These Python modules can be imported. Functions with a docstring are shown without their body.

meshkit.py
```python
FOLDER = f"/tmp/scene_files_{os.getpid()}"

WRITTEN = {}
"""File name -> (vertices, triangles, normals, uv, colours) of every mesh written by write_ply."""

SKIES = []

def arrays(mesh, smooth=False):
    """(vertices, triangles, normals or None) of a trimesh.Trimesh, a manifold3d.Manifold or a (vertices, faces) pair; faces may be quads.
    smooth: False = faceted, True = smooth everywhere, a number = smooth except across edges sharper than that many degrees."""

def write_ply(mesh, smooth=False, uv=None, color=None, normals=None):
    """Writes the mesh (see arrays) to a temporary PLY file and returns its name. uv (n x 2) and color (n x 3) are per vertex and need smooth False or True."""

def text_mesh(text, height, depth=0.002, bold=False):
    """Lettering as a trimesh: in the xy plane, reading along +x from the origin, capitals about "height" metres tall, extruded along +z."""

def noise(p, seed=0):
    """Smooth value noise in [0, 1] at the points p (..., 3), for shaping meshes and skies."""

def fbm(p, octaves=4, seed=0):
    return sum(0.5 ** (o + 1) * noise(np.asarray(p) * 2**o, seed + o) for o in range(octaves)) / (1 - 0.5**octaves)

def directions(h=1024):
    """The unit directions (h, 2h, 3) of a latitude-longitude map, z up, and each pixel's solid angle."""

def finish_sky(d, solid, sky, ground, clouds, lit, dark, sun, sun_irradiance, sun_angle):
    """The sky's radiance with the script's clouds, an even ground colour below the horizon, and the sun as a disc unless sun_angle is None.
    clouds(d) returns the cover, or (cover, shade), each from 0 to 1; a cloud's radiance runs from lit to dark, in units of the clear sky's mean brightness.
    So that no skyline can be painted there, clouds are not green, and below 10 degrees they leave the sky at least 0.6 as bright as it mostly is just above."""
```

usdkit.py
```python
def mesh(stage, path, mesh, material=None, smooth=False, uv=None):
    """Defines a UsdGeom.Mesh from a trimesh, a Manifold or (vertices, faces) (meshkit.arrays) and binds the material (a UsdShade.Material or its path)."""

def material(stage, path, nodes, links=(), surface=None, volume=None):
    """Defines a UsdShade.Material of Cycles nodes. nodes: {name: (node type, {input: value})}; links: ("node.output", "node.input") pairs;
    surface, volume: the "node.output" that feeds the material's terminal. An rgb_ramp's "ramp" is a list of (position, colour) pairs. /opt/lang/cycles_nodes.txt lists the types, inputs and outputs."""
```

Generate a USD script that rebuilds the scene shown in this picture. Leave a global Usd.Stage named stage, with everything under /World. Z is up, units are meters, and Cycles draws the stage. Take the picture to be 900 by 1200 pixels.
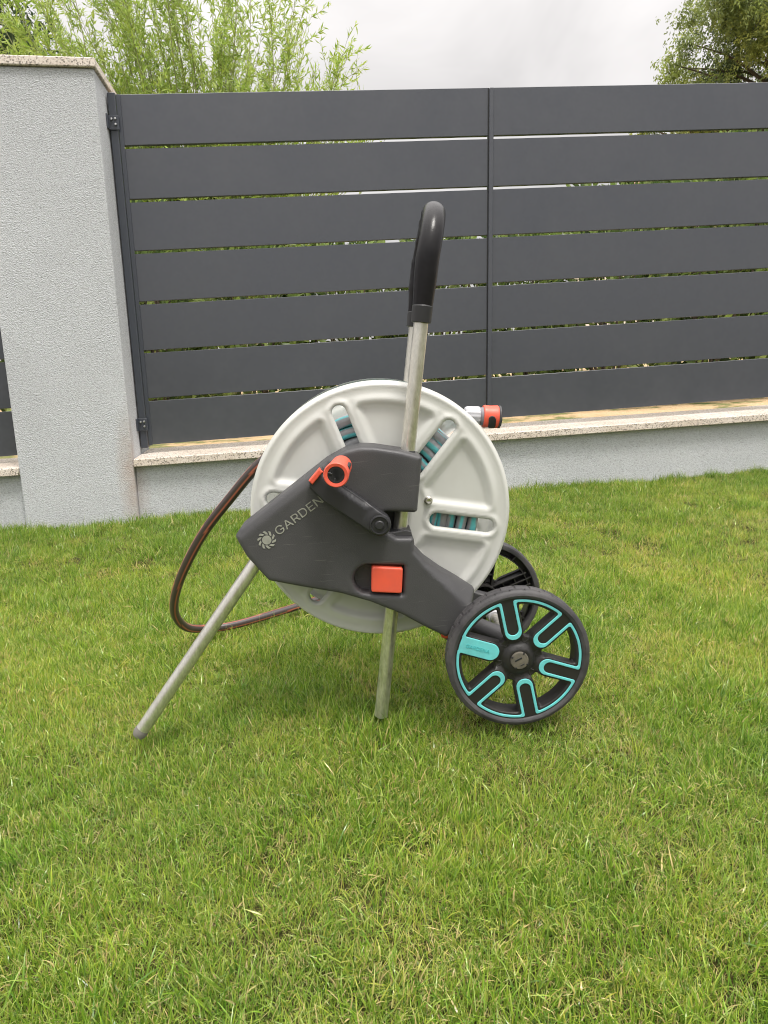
import math, random
import numpy as np, trimesh, shapely, manifold3d
from shapely import affinity
from shapely.geometry import Polygon, Point, LineString, MultiPolygon, box as sbox
from shapely.ops import unary_union
from scipy.spatial import Delaunay
import usdkit, meshkit
from pxr import Usd, UsdGeom, UsdLux, UsdShade, Gf, Sdf, Vt

random.seed(7)
rng = np.random.default_rng(7)
stage = Usd.Stage.CreateInMemory()
UsdGeom.SetStageUpAxis(stage, UsdGeom.Tokens.z)
UsdGeom.SetStageMetersPerUnit(stage, 1.0)
UsdGeom.Xform.Define(stage, '/World')
UsdGeom.Scope.Define(stage, '/World/Looks')

# ------------------------------------------------------------------ camera, sky, sun, exposure
EYE = np.array([0, 0, .64]); PITCH, ROLL = .2141567, .024666
EXPOSURE = 1.0
SUN_DIR = np.array([.20, -.27, .94]); SUN_DIR /= np.linalg.norm(SUN_DIR)
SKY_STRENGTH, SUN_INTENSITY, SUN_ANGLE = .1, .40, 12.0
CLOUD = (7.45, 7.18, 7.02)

fw = np.array([0, math.cos(PITCH), -math.sin(PITCH)]); rt = np.array([1., 0, 0]); dn = np.cross(fw, rt)
rt2 = math.cos(ROLL) * rt + math.sin(ROLL) * dn
dn2 = -math.sin(ROLL) * rt + math.cos(ROLL) * dn
cam = UsdGeom.Camera.Define(stage, '/World/camera')
m = Gf.Matrix4d(*[float(x) for x in (*rt2, 0, *(-dn2), 0, *(-fw), 0, *EYE, 1)])
cam.AddTransformOp().Set(m)
cam.CreateHorizontalApertureAttr(24.0); cam.CreateVerticalApertureAttr(32.0)
cam.CreateFocalLengthAttr(24.0 * 830 / 900); cam.CreateClippingRangeAttr(Gf.Vec2f(.02, 500))
cam.CreateExposureAttr(EXPOSURE)

elev, rot = math.asin(SUN_DIR[2]), math.atan2(SUN_DIR[0], SUN_DIR[1])
sky_mat = usdkit.material(stage, '/World/Looks/overcast_sky', {
    'tc': ('texture_coordinate', {}),
    'map': ('mapping', {'scale': (1.0, 1.0, 2.2)}),
    'n': ('noise_texture', {'scale': 3.2, 'detail': 5, 'roughness': .5, 'distortion': .5}),
    'r': ('map_range', {'from_min': .3, 'from_max': .7, 'to_min': .80, 'to_max': 1.10, 'clamp': True}),
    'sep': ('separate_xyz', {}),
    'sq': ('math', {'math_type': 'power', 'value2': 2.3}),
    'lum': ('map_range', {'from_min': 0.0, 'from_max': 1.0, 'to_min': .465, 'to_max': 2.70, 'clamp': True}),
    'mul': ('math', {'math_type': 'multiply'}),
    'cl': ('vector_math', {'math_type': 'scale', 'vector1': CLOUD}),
    'sky': ('sky_texture', {'sky_type': 'single_scattering', 'sun_disc': False, 'sun_elevation': elev, 'sun_rotation': rot}),
    'mix': ('mix_color', {'fac': .95, 'use_clamp': False, 'use_clamp_result': False}),
    'bg': ('background_shader', {'strength': SKY_STRENGTH}),
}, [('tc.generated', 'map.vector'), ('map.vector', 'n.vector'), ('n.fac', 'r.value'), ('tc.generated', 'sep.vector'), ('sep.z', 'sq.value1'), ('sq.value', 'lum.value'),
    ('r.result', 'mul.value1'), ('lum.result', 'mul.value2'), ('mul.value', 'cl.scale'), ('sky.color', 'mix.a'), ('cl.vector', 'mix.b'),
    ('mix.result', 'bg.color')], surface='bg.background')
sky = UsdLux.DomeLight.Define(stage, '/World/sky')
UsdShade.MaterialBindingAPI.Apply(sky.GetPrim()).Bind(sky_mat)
sky.GetPrim().SetCustomDataByKey('kind', 'structure')
sun = UsdLux.DistantLight.Define(stage, '/World/sun')
sun.CreateNormalizeAttr(True); sun.CreateIntensityAttr(SUN_INTENSITY); sun.CreateAngleAttr(SUN_ANGLE); sun.CreateColorAttr(Gf.Vec3f(1, .96, .90))
zx = np.cross([0, 0, 1], SUN_DIR); zx /= np.linalg.norm(zx); zy = np.cross(SUN_DIR, zx)
sun.AddTransformOp().Set(Gf.Matrix4d(*[float(x) for x in (*zx, 0, *zy, 0, *SUN_DIR, 0, 0, 0, 5, 1)]))

# ------------------------------------------------------------------ helpers
used = {}
def numbered(path):
    k = used.get(path, -1) + 1; used[path] = k
    return path if k == 0 else f'{path}_{k:03d}'
def tag(prim, label=None, cat=None, group=None, kind=None):
    for k, v in (('label', label), ('category', cat), ('group', group), ('kind', kind)):
        if v: prim.SetCustomDataByKey(k, v)
    return prim
def obj(name, mesh, mat, parent='/World', smooth=35, label=None, **kw):
    p = numbered(f'{parent}/{name}')
    g = usdkit.mesh(stage, p, mesh, mat, smooth=smooth)
    tag(g.GetPrim(), label, **kw)
    return p
def thing(name, label, cat, group=None, matrix=None):
    p = numbered('/World/' + name)
    x = UsdGeom.Xform.Define(stage, p)
    if matrix is not None: x.AddTransformOp().Set(matrix)
    tag(x.GetPrim(), label, cat, group)
    return p
def frame(o, ax, ay, az):
    return Gf.Matrix4d(*[float(v) for v in (*ax, 0, *ay, 0, *az, 0, *o, 1)])
def cat(*ms): return trimesh.util.concatenate([x for x in ms if x is not None])
def polys(g): return [q for q in getattr(g, 'geoms', [g]) if isinstance(q, Polygon) and q.area > 1e-9]

def plate(poly, front, back, r=.003, ds=.0016, grid=.008, fn=None, follow=None):
    """A moulded plate in local (u, w), front face at v = front with rounded edges, back face at v = back (or front + follow)."""
    out = []
    for P in polys(poly):
        P = shapely.segmentize(P, ds)
        rings = [np.array(c.coords)[:-1] for c in (P.exterior, *P.interiors)]
        pts = [np.vstack(rings)]
        if r > 0:
            for k in (.3, .62, 1.0, 1.5):
                d = max(r * k, ds * .6)
                q = P.buffer(-d)
                for g in polys(q):
                    g = shapely.segmentize(g.simplify(ds * .05), ds * 1.6)
                    for c in (g.exterior, *g.interiors): pts.append(np.array(c.coords)[:-1])
        x0, y0, x1, y1 = P.bounds
        gx, gy = np.meshgrid(np.arange(x0, x1, grid), np.arange(y0, y1, grid))
        gx = gx + (np.arange(gx.shape[0])[:, None] % 2) * grid * .5
        g = np.stack([gx.ravel(), gy.ravel()], 1)
        inner = P.buffer(-max(r * 1.7, ds * 1.2)); shapely.prepare(inner)
        g = g[shapely.contains_xy(inner, g[:, 0], g[:, 1])]
        pts.append(g)
        nb = len(pts[0]); pts = np.vstack(pts)
        pts = np.vstack([pts[:nb], np.unique(np.round(pts[nb:], 6), axis=0)])
        tri = Delaunay(pts).simplices
        c = pts[tri].mean(1); shapely.prepare(P)
        tri = tri[shapely.contains_xy(P, c[:, 0], c[:, 1])]
        a, b, cc = (pts[tri[:, k]] for k in range(3))
        area = (b[:, 0] - a[:, 0]) * (cc[:, 1] - a[:, 1]) - (b[:, 1] - a[:, 1]) * (cc[:, 0] - a[:, 0])
        tri = tri[np.abs(area) > 1e-11]; area = area[np.abs(area) > 1e-11]
        tri[area < 0] = tri[area < 0][:, ::-1]
        d = shapely.distance(P.boundary, shapely.points(pts)); d[:nb] = 0
        v = np.full(len(pts), float(front))
        if fn is not None: v = v + fn(pts[:, 0], pts[:, 1])
        base = v.copy()
        if r > 0:
            t = np.clip(1 - d / r, 0, 1); v = v + r * (1 - np.sqrt(1 - t * t * .98))
        vb = np.full(len(pts), float(back)) if follow is None else base + follow
        F = np.stack([pts[:, 0], v, pts[:, 1]], 1); B = np.stack([pts[:, 0], vb, pts[:, 1]], 1)
        n = len(pts); faces = [tri, tri[:, ::-1] + n]
        off = 0
        for R in rings:
            k = len(R); i = np.arange(k) + off; j = np.roll(i, -1)
            ccw = 0.5 * np.sum(R[:, 0] * np.roll(R[:, 1], -1) - np.roll(R[:, 0], -1) * R[:, 1]) > 0
            # exterior: cw or ccw; wall normals must point out of the material
            q = np.vstack([np.stack([i, n + i, n + j], 1), np.stack([i, n + j, j], 1)])
            hole = off > 0
            if ccw == hole: q = q[:, ::-1]
            faces.append(q); off += k
        out.append(trimesh.Trimesh(np.vstack([F, B]), np.vstack(faces), process=False))
    return cat(*out)

def smooth_path(pts, step):
    pts = np.asarray(pts, float)
    P = np.vstack([2 * pts[0] - pts[1], pts, 2 * pts[-1] - pts[-2]]); out = []
    for i in range(1, len(P) - 2):
        p0, p1, p2, p3 = P[i - 1:i + 3]; n = max(2, int(np.linalg.norm(p2 - p1) / step))
        for t in np.linspace(0, 1, n, endpoint=False):
            out.append(.5 * ((2 * p1) + (-p0 + p2) * t + (2 * p0 - 5 * p1 + 4 * p2 - p3) * t * t + (-p0 + 3 * p1 - 3 * p2 + p3) * t ** 3))
    return np.array(out + [pts[-1]])
def sweep(path, rad, n=16, caps=True, shape=None, ref=(0, 1, 0)):
    """Tube along a path; rad a number or one per point; shape(angle) -> (a, b) factors of the section."""
    path = np.asarray(path, float); k = len(path); rad = np.broadcast_to(np.asarray(rad, float), (k,))
    T = np.gradient(path, axis=0); T /= np.linalg.norm(T, axis=1, keepdims=True)
    N = np.array(ref, float); N -= N @ T[0] * T[0]
    if np.linalg.norm(N) < 1e-3: N = np.array([1., 0, 0]); N -= N @ T[0] * T[0]
    N /= np.linalg.norm(N); a = np.linspace(0, 2 * np.pi, n, endpoint=False)
    sa, sb = (np.cos(a), np.sin(a)) if shape is None else shape(a)
    V = []
    for i in range(k):
        N = N - N @ T[i] * T[i]; N /= np.linalg.norm(N); B = np.cross(T[i], N)
        V.append(path[i] + rad[i] * (sa[:, None] * N + sb[:, None] * B))
    V = np.vstack(V); F = []
    i0 = np.arange(n); j0 = (i0 + 1) % n
    for i in range(k - 1):
        a0, b0 = i * n + i0, i * n + j0
        F += [np.stack([a0, b0, b0 + n], 1), np.stack([a0, b0 + n, a0 + n], 1)]
    if caps:
        V = np.vstack([V, path[0], path[-1]]); c0, c1 = len(V) - 2, len(V) - 1
        F += [np.stack([np.full(n, c0), j0, i0], 1), np.stack([np.full(n, c1), (k - 1) * n + i0, (k - 1) * n + j0], 1)]
    return trimesh.Trimesh(V, np.vstack(F), process=False)
def lathe(profile, center, n=64, disp=None, a0=0.0):
    """Revolves (radius, v) points about the v axis through center (u, w). Profile runs so that normals face out (checked)."""
    pr = np.asarray(profile, float); k = len(pr); a = np.linspace(0, 2 * np.pi, n, endpoint=False) + a0
    R = np.repeat(pr[:, 0][:, None], n, 1); Vv = np.repeat(pr[:, 1][:, None], n, 1)
    if disp is not None: R = R + disp(a[None, :], pr[:, 0][:, None], pr[:, 1][:, None])
    X = center[0] + R * np.cos(a); Z = center[1] + R * np.sin(a)
    V = np.stack([X, Vv, Z], -1).reshape(-1, 3); F = []
    i0 = np.arange(n); j0 = (i0 + 1) % n
    for i in range(k - 1):
        p, q = i * n + i0, i * n + j0
        F += [np.stack([p, q, q + n], 1), np.stack([p, q + n, p + n], 1)]
    t = trimesh.Trimesh(V, np.vstack(F), process=False)
    t.merge_vertices(); t.update_faces(t.nondegenerate_faces()); t.remove_unreferenced_vertices()
    if t.volume < 0: t.invert()
    return t
def bbox(x0, x1, y0, y1, z0, z1, c=.002, shear=0.0):
    """Chamfered box; shear lifts z by shear * x."""
    s = []
    for k in range(3):
        lo = np.array([x0, y0, z0]) + c; hi = np.array([x1, y1, z1]) - c; lo[k] -= c; hi[k] += c
        s += [(a, b, d) for a in (lo[0], hi[0]) for b in (lo[1], hi[1]) for d in (lo[2], hi[2])]
    v = np.array(s); h = trimesh.convex.convex_hull(v)
    w = h.vertices.copy(); w[:, 2] += shear * w[:, 0]
    return trimesh.Trimesh(w, h.faces, process=False)
def text(t, height, depth, bold=False): return meshkit.text_mesh(t, height, depth, bold)

# ------------------------------------------------------------------ materials
L = '/World/Looks/'
def plain(name, col, rough=.5, metallic=0, bump=0, bscale=300, vary=.0, vscale=6, spec=.5, dirt=None):
    nodes = {'geo': ('texture_coordinate', {}), 'p': ('principled_bsdf', {'base_color': col, 'roughness': rough, 'metallic': metallic, 'specular_ior_level': spec})}
    links = []
    if vary or dirt:
        d = dirt or tuple(c * (1 - vary) for c in col)
        nodes['vn'] = ('noise_texture', {'scale': vscale, 'detail': 5, 'roughness': .65})
        nodes['vr'] = ('map_range', {'from_min': .35, 'from_max': .7, 'to_min': 0, 'to_max': vary or .5, 'clamp': True})
        nodes['vm'] = ('mix_color', {'a': col, 'b': d})
        nodes['rr'] = ('map_range', {'from_min': .3, 'from_max': .7, 'to_min': max(.03, rough - .07), 'to_max': rough + .08, 'clamp': True})
        links += [('geo.object', 'vn.vector'), ('vn.fac', 'vr.value'), ('vr.result', 'vm.fac'), ('vm.result', 'p.base_color'), ('vn.fac', 'rr.value'), ('rr.result', 'p.roughness')]
    if bump:
        nodes['bn'] = ('noise_texture', {'scale': bscale, 'detail': 3, 'roughness': .6})
        nodes['b'] = ('bump', {'strength': bump, 'distance': .001})
        links += [('geo.object', 'bn.vector'), ('bn.fac', 'b.height'), ('b.normal', 'p.normal')]
    return usdkit.material(stage, L + name, nodes, links, surface='p.BSDF')

M = {}
M['housing'] = usdkit.material(stage, L + 'scuffed_charcoal_plastic', {
    'tc': ('texture_coordinate', {}), 'n': ('noise_texture', {'scale': 9, 'detail': 5, 'roughness': .65}), 'nr': ('map_range', {'from_min': .35, 'from_max': .7, 'to_min': 0, 'to_max': .5, 'clamp': True}),
    'c': ('mix_color', {'a': (.042, .0415, .044), 'b': (.070, .068, .068)}),
    'm1': ('mapping', {'rotation': (0, .9, 0), 'scale': (5, 1, 230)}), 's1': ('noise_texture', {'scale': 2.0, 'detail': 2}), 'r1': ('map_range', {'from_min': .685, 'from_max': .73, 'to_min': 0, 'to_max': .55, 'clamp': True}),
    'm2': ('mapping', {'rotation': (0, -.5, 0), 'scale': (7, 1, 190)}), 's2': ('noise_texture', {'scale': 2.3, 'detail': 2}), 'r2': ('map_range', {'from_min': .70, 'from_max': .74, 'to_min': 0, 'to_max': .5, 'clamp': True}),
    'mx': ('math', {'math_type': 'maximum'}), 'k': ('mix_color', {'b': (.15, .145, .135)}),
    'fn': ('noise_texture', {'scale': 800, 'detail': 3}), 'b': ('bump', {'strength': .4, 'distance': .001}), 'rr': ('map_range', {'from_min': .3, 'from_max': .7, 'to_min': .42, 'to_max': .60}),
    'p': ('principled_bsdf', {})},
    [('tc.object', 'n.vector'), ('n.fac', 'nr.value'), ('nr.result', 'c.fac'), ('tc.object', 'm1.vector'), ('m1.vector', 's1.vector'), ('s1.fac', 'r1.value'), ('tc.object', 'm2.vector'), ('m2.vector', 's2.vector'), ('s2.fac', 'r2.value'),
     ('r1.result', 'mx.value1'), ('r2.result', 'mx.value2'), ('mx.value', 'k.fac'), ('c.result', 'k.a'), ('k.result', 'p.base_color'), ('tc.object', 'fn.vector'), ('fn.fac', 'b.height'), ('b.normal', 'p.normal'), ('n.fac', 'rr.value'), ('rr.result', 'p.roughness')], surface='p.BSDF')
M['crank'] = plain('dark_crank_plastic', (.019, .019, .021), .42, bump=.2, bscale=700, vary=.3, vscale=20)
M['grip'] = plain('black_handle_rubber', (.0060, .0056, .0064), .25, bump=.25, bscale=500, dirt=(.014, .013, .0135), vary=.6, vscale=14, spec=.22)
M['disc'] = plain('pale_grey_plastic', (.54, .545, .515), .42, bump=.12, bscale=500, dirt=(.455, .455, .415), vary=.7, vscale=7)
M['orange'] = plain('orange_plastic', (.70, .095, .050), .45, bump=.15, bscale=500, dirt=(.52, .085, .055), vary=.7, vscale=25)
M['teal'] = plain('turquoise_plastic', (.135, .56, .57), .48, dirt=(.11, .38, .39), vary=.7, vscale=30)
M['wheel'] = plain('black_wheel_plastic', (.010, .0092, .009), .48, bump=.3, bscale=600, dirt=(.020, .0175, .0155), vary=.5, vscale=18)
M['tyre'] = plain('dark_tyre_rubber', (.022, .021, .023), .6, bump=.5, bscale=500, dirt=(.080, .075, .076), vary=.85, vscale=22)
M['cap'] = plain('worn_hub_cap', (.085, .078, .066), .55, bump=.5, bscale=500, dirt=(.16, .14, .10), vary=.8, vscale=60)
M['black'] = plain('black_plastic', (.012, .012, .013), .5)
M['print'] = plain('pale_grey_print', (.30, .305, .255), .6, dirt=(.16, .16, .14), vary=.6, vscale=60)
M['screw'] = plain('zinc_screw', (.62, .60, .54), .35, metallic=1)
M['conn'] = plain('light_grey_fitting', (.42, .42, .44), .38, vary=.3, vscale=30)
M['steel'] = usdkit.material(stage, L + 'galvanised_steel', {
    'tc': ('texture_coordinate', {}), 'map': ('mapping', {'scale': (1, 1, .35)}),
    'n': ('noise_texture', {'scale': 95, 'detail': 4, 'roughness': .6}), 'v': ('voronoi_texture', {'scale': 160}),
    'mx': ('math', {'math_type': 'multiply'}),
    'c': ('rgb_ramp', {'ramp': [(0, (.58, .56, .49)), (.35, (.66, .64, .57)), (.65, (.73, .71, .645)), (1, (.79, .78, .72))]}),
    'r': ('map_range', {'from_min': .3, 'from_max': .7, 'to_min': .26, 'to_max': .37}),
    'b': ('bump', {'strength': .06, 'distance': .0008}), 'p': ('principled_bsdf', {'metallic': .95})},
    [('tc.object', 'map.vector'), ('map.vector', 'n.vector'), ('map.vector', 'v.vector'), ('n.fac', 'c.fac'), ('c.color', 'p.base_color'), ('n.fac', 'r.value'), ('r.result', 'p.roughness'), ('v.distance', 'b.height'), ('b.normal', 'p.normal')], surface='p.BSDF')
M['fence'] = plain('anthracite_powder_coat', (.038, .042, .052), .27, bump=.07, bscale=1400, dirt=(.047, .050, .060), vary=.5, vscale=2.5, spec=1.0)
M['fence_dark'] = plain('anthracite_frame', (.026, .031, .042), .34, bump=.10, bscale=1400, spec=.9)
M['bolt'] = plain('steel_bolt', (.65, .65, .65), .3, metallic=1)

def speckle(name, a, b, c, scale, rough=.55):
    return usdkit.material(stage, L + name, {
        'tc': ('texture_coordinate', {}), 'v': ('voronoi_texture', {'scale': scale}), 'sep': ('separate_color', {}),
        'r': ('rgb_ramp', {'ramp': [(0, c), (.13, c), (.2, b), (.42, b), (.5, a), (1, a)]}),
        'n': ('noise_texture', {'scale': 5, 'detail': 5}), 'm': ('mix_color', {'blend_type': 'multiply', 'fac': .55}),
        'nr': ('rgb_ramp', {'ramp': [(.3, (.72, .66, .58)), (.65, (1, 1, 1))]}),
        'b': ('bump', {'strength': .25, 'distance': .002}), 'p': ('principled_bsdf', {'roughness': rough})},
        [('tc.object', 'v.vector'), ('v.color', 'sep.color'), ('sep.r', 'r.fac'), ('tc.object', 'n.vector'), ('n.fac', 'nr.fac'), ('r.color', 'm.a'), ('nr.color', 'm.b'),
         ('m.result', 'p.base_color'), ('sep.g', 'b.height'), ('b.normal', 'p.normal')], surface='p.BSDF')
M['stone'] = speckle('speckled_coping_stone', (.72, .65, .58), (.60, .52, .45), (.20, .175, .15), 230)

def stucco(name, col, stain_at=None):
    nodes = {
        'tc': ('texture_coordinate', {}), 'map': ('mapping', {'scale': (1, 1, 1.9)}),
        'n': ('noise_texture', {'scale': 140, 'detail': 4, 'roughness': .62, 'distortion': .8}),
        'v': ('voronoi_texture', {'feature': 'smooth_f1', 'scale': 210, 'smoothness': .6}),
        'ad': ('math', {'math_type': 'add'}),
        'big': ('noise_texture', {'scale': 2.2, 'detail': 6, 'roughness': .6}),
        'br': ('rgb_ramp', {'ramp': [(.3, tuple(x * .90 for x in col)), (.7, col)]}),
        'pit': ('map_range', {'from_min': .36, 'from_max': .52, 'to_min': .62, 'to_max': 1.0, 'clamp': True}),
        'pm': ('vector_math', {'math_type': 'scale'}),
        'b': ('bump', {'strength': .8, 'distance': .0040}), 'p': ('principled_bsdf', {'roughness': .88, 'specular_ior_level': .25})}
    links = [('tc.object', 'map.vector'), ('map.vector', 'n.vector'), ('map.vector', 'v.vector'), ('n.fac', 'ad.value1'), ('v.distance', 'ad.value2'), ('ad.value', 'b.height'),
             ('tc.object', 'big.vector'), ('big.fac', 'br.fac'), ('br.color', 'pm.vector1'), ('n.fac', 'pit.value'), ('pit.result', 'pm.scale'), ('b.normal', 'p.normal')]
    if stain_at is None:
        links.append(('pm.vector', 'p.base_color'))
    else:
        sx, sy, sz = stain_at
        nodes.update({'sm': ('mapping', {'scale': (1, 1, .22)}), 'sd': ('vector_math', {'math_type': 'distance', 'vector2': (sx, sy, sz * .22)}),
                      'sn': ('noise_texture', {'scale': 28, 'detail': 4}), 'sr': ('map_range', {'from_min': .075, 'from_max': .01, 'to_min': 0, 'to_max': .85, 'clamp': True}),
                      'sx': ('math', {'math_type': 'multiply'}), 'mx': ('mix_color', {'b': (.36, .22, .14)})})
        links += [('tc.object', 'sm.vector'), ('sm.vector', 'sd.vector1'), ('sd.value', 'sr.value'), ('tc.object', 'sn.vector'), ('sr.result', 'sx.value1'), ('sn.fac', 'sx.value2'),
                  ('sx.value', 'mx.fac'), ('pm.vector', 'mx.a'), ('mx.result', 'p.base_color')]
    return usdkit.material(stage, L + name, nodes, links, surface='p.BSDF')
WALLC = (.60, .615, .635)
M['stucco'] = stucco('grey_stucco', WALLC, (-1.125, -.20, .16))

def leafmat(name, c0, c1, trans=.35, rough=.5):
    """Leaves and grass: the tint of each leaf or blade is its primvar, varied over the place by noise."""
    return usdkit.material(stage, L + name, {
        'a': ('attribute', {'attribute': 'tint'}), 'geo': ('geometry', {}), 'n': ('noise_texture', {'scale': 1.7, 'detail': 4}),
        'r': ('rgb_ramp', {'ramp': [(.3, c0), (.7, c1)]}), 'm': ('mix_color', {'blend_type': 'multiply', 'fac': 1.0}),
        'p': ('principled_bsdf', {'roughness': rough, 'specular_ior_level': .45}), 't': ('translucent_bsdf', {}), 'mx': ('mix_closure', {'fac': trans})},
        [('geo.position', 'n.vector'), ('n.fac', 'r.fac'), ('a.color', 'm.a'), ('r.color', 'm.b'), ('m.result', 'p.base_color'), ('m.result', 't.color'), ('p.BSDF', 'mx.closure1'), ('t.BSDF', 'mx.closure2')], surface='mx.closure')
M['grass'] = leafmat('lawn_grass', (.78, .88, .90), (1.20, 1.10, 1.0), .25, .27)
M['leaf'] = leafmat('tree_leaves', (.9, .9, .9), (1.1, 1.1, 1.1), .40, .5)
M['shoot'] = plain('olive_shoot_bark', (.21, .22, .085), .75, vary=.3, vscale=15)
M['bark'] = plain('brown_bark', (.13, .10, .075), .85, bump=.8, bscale=60, vary=.5, vscale=20)
M['soil'] = usdkit.material(stage, L + 'lawn_soil', {
    'tc': ('texture_coordinate', {}), 'n': ('noise_texture', {'scale': 5, 'detail': 6}), 'f': ('noise_texture', {'scale': 160, 'detail': 4, 'roughness': .7}),
    'r': ('rgb_ramp', {'ramp': [(.35, (.045, .055, .012)), (.6, (.075, .066, .024)), (.8, (.11, .09, .04))]}),
    'm': ('mix_color', {'blend_type': 'multiply', 'fac': .8}), 'fr': ('rgb_ramp', {'ramp': [(.3, (.5, .5, .5)), (.7, (1.2, 1.2, 1.2))]}),
    'b': ('bump', {'strength': 1, 'distance': .008}), 'p': ('principled_bsdf', {'roughness': .95, 'specular_ior_level': .1})},
    [('tc.object', 'n.vector'), ('tc.object', 'f.vector'), ('n.fac', 'r.fac'), ('f.fac', 'fr.fac'), ('r.color', 'm.a'), ('fr.color', 'm.b'), ('m.result', 'p.base_color'), ('f.fac', 'b.height'), ('b.normal', 'p.normal')], surface='p.BSDF')
M['dirt'] = usdkit.material(stage, L + 'sandy_ground', {
    'tc': ('texture_coordinate', {}), 'n': ('noise_texture', {'scale': 3.2, 'detail': 6, 'roughness': .65}), 'f': ('noise_texture', {'scale': 40, 'detail': 5}),
    'r': ('rgb_ramp', {'ramp': [(.36, (.10, .14, .03)), (.44, (.22, .20, .08)), (.5, (.52, .36, .20)), (.75, (.62, .45, .28))]}),
    'b': ('bump', {'strength': .8, 'distance': .02}), 'p': ('principled_bsdf', {'roughness': .95})},
    [('tc.object', 'n.vector'), ('tc.object', 'f.vector'), ('n.fac', 'r.fac'), ('r.color', 'p.base_color'), ('f.fac', 'b.height'), ('b.normal', 'p.normal')], surface='p.BSDF')

# ------------------------------------------------------------------ setting: lawn, ground beyond the fence
YAW, D, SL, FS = .133853, 3.40, .03935, .0315
WX = np.array([math.cos(YAW), math.sin(YAW), 0]); WY = np.array([-math.sin(YAW), math.cos(YAW), 0]); WO = np.array([0, D, 0])
WALL = frame(WO, WX, WY, (0, 0, 1))
def sstep(a, b, x): t = np.clip((x - a) / (b - a), 0, 1); return t * t * (3 - 2 * t)
def ground_z(x, y):
    x = np.asarray(x, float); y = np.asarray(y, float)
    t = sstep(1.4, 3.1, y)
    far = np.exp(-(np.abs(x) / 8.0) ** 2)
    n = (meshkit.noise(np.stack([x * 2.2, y * 2.2, 0 * x], -1), 3) - .5) * .02 + (meshkit.noise(np.stack([x * 7, y * 7, 0 * x], -1), 4) - .5) * .008
    return (x * (.032 - .0025 * t) + .0085 * t) * far - .020 + n
def sheet(xs, ys, zf):
    gx, gy = np.meshgrid(xs, ys); nx, ny = len(xs), len(ys)
    V = np.stack([gx.ravel(), gy.ravel(), zf(gx.ravel(), gy.ravel())], 1)
    i = (np.arange(ny - 1)[:, None] * nx + np.arange(nx - 1)[None]).ravel()
    return trimesh.Trimesh(V, np.vstack([np.stack([i, i + 1, i + nx + 1], 1), np.stack([i, i + nx + 1, i + nx], 1)]), process=False)
def graded(lo, hi, step, outer): return np.unique(np.concatenate([-np.geomspace(-lo, outer, 12)[::-1] if lo < 0 else [], np.arange(lo, hi, step), np.geomspace(hi, outer, 12)]))
lawn_x = np.concatenate([-np.geomspace(60, 4.2, 12), np.arange(-4, 4, .06), np.geomspace(4.2, 60, 12)])
lawn_y = np.concatenate([-np.geomspace(60, 1.2, 12), np.arange(-1, 4.6, .06)])
lawn = sheet(lawn_x, lawn_y, ground_z)
c = lawn.vertices @ WY - (WO @ WY)                      # the lawn ends inside the plinth
V = np.array(lawn.vertices); over = c > .05
V[over] = V[over] - np.outer(c[over] - .05, WY); lawn.vertices = V
lawn.update_faces(lawn.nondegenerate_faces())
obj('lawn', lawn, M['soil'], smooth=True, kind='structure')
def dirt_z(x, y):
    al = x * math.cos(YAW) + (y - D) * math.sin(YAW)
    n = (meshkit.noise(np.stack([x * 1.5, y * 1.5, 0 * x], -1), 9) - .5) * .05
    return .195 + .0315 * np.clip(al, -4, 5) + n
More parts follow.
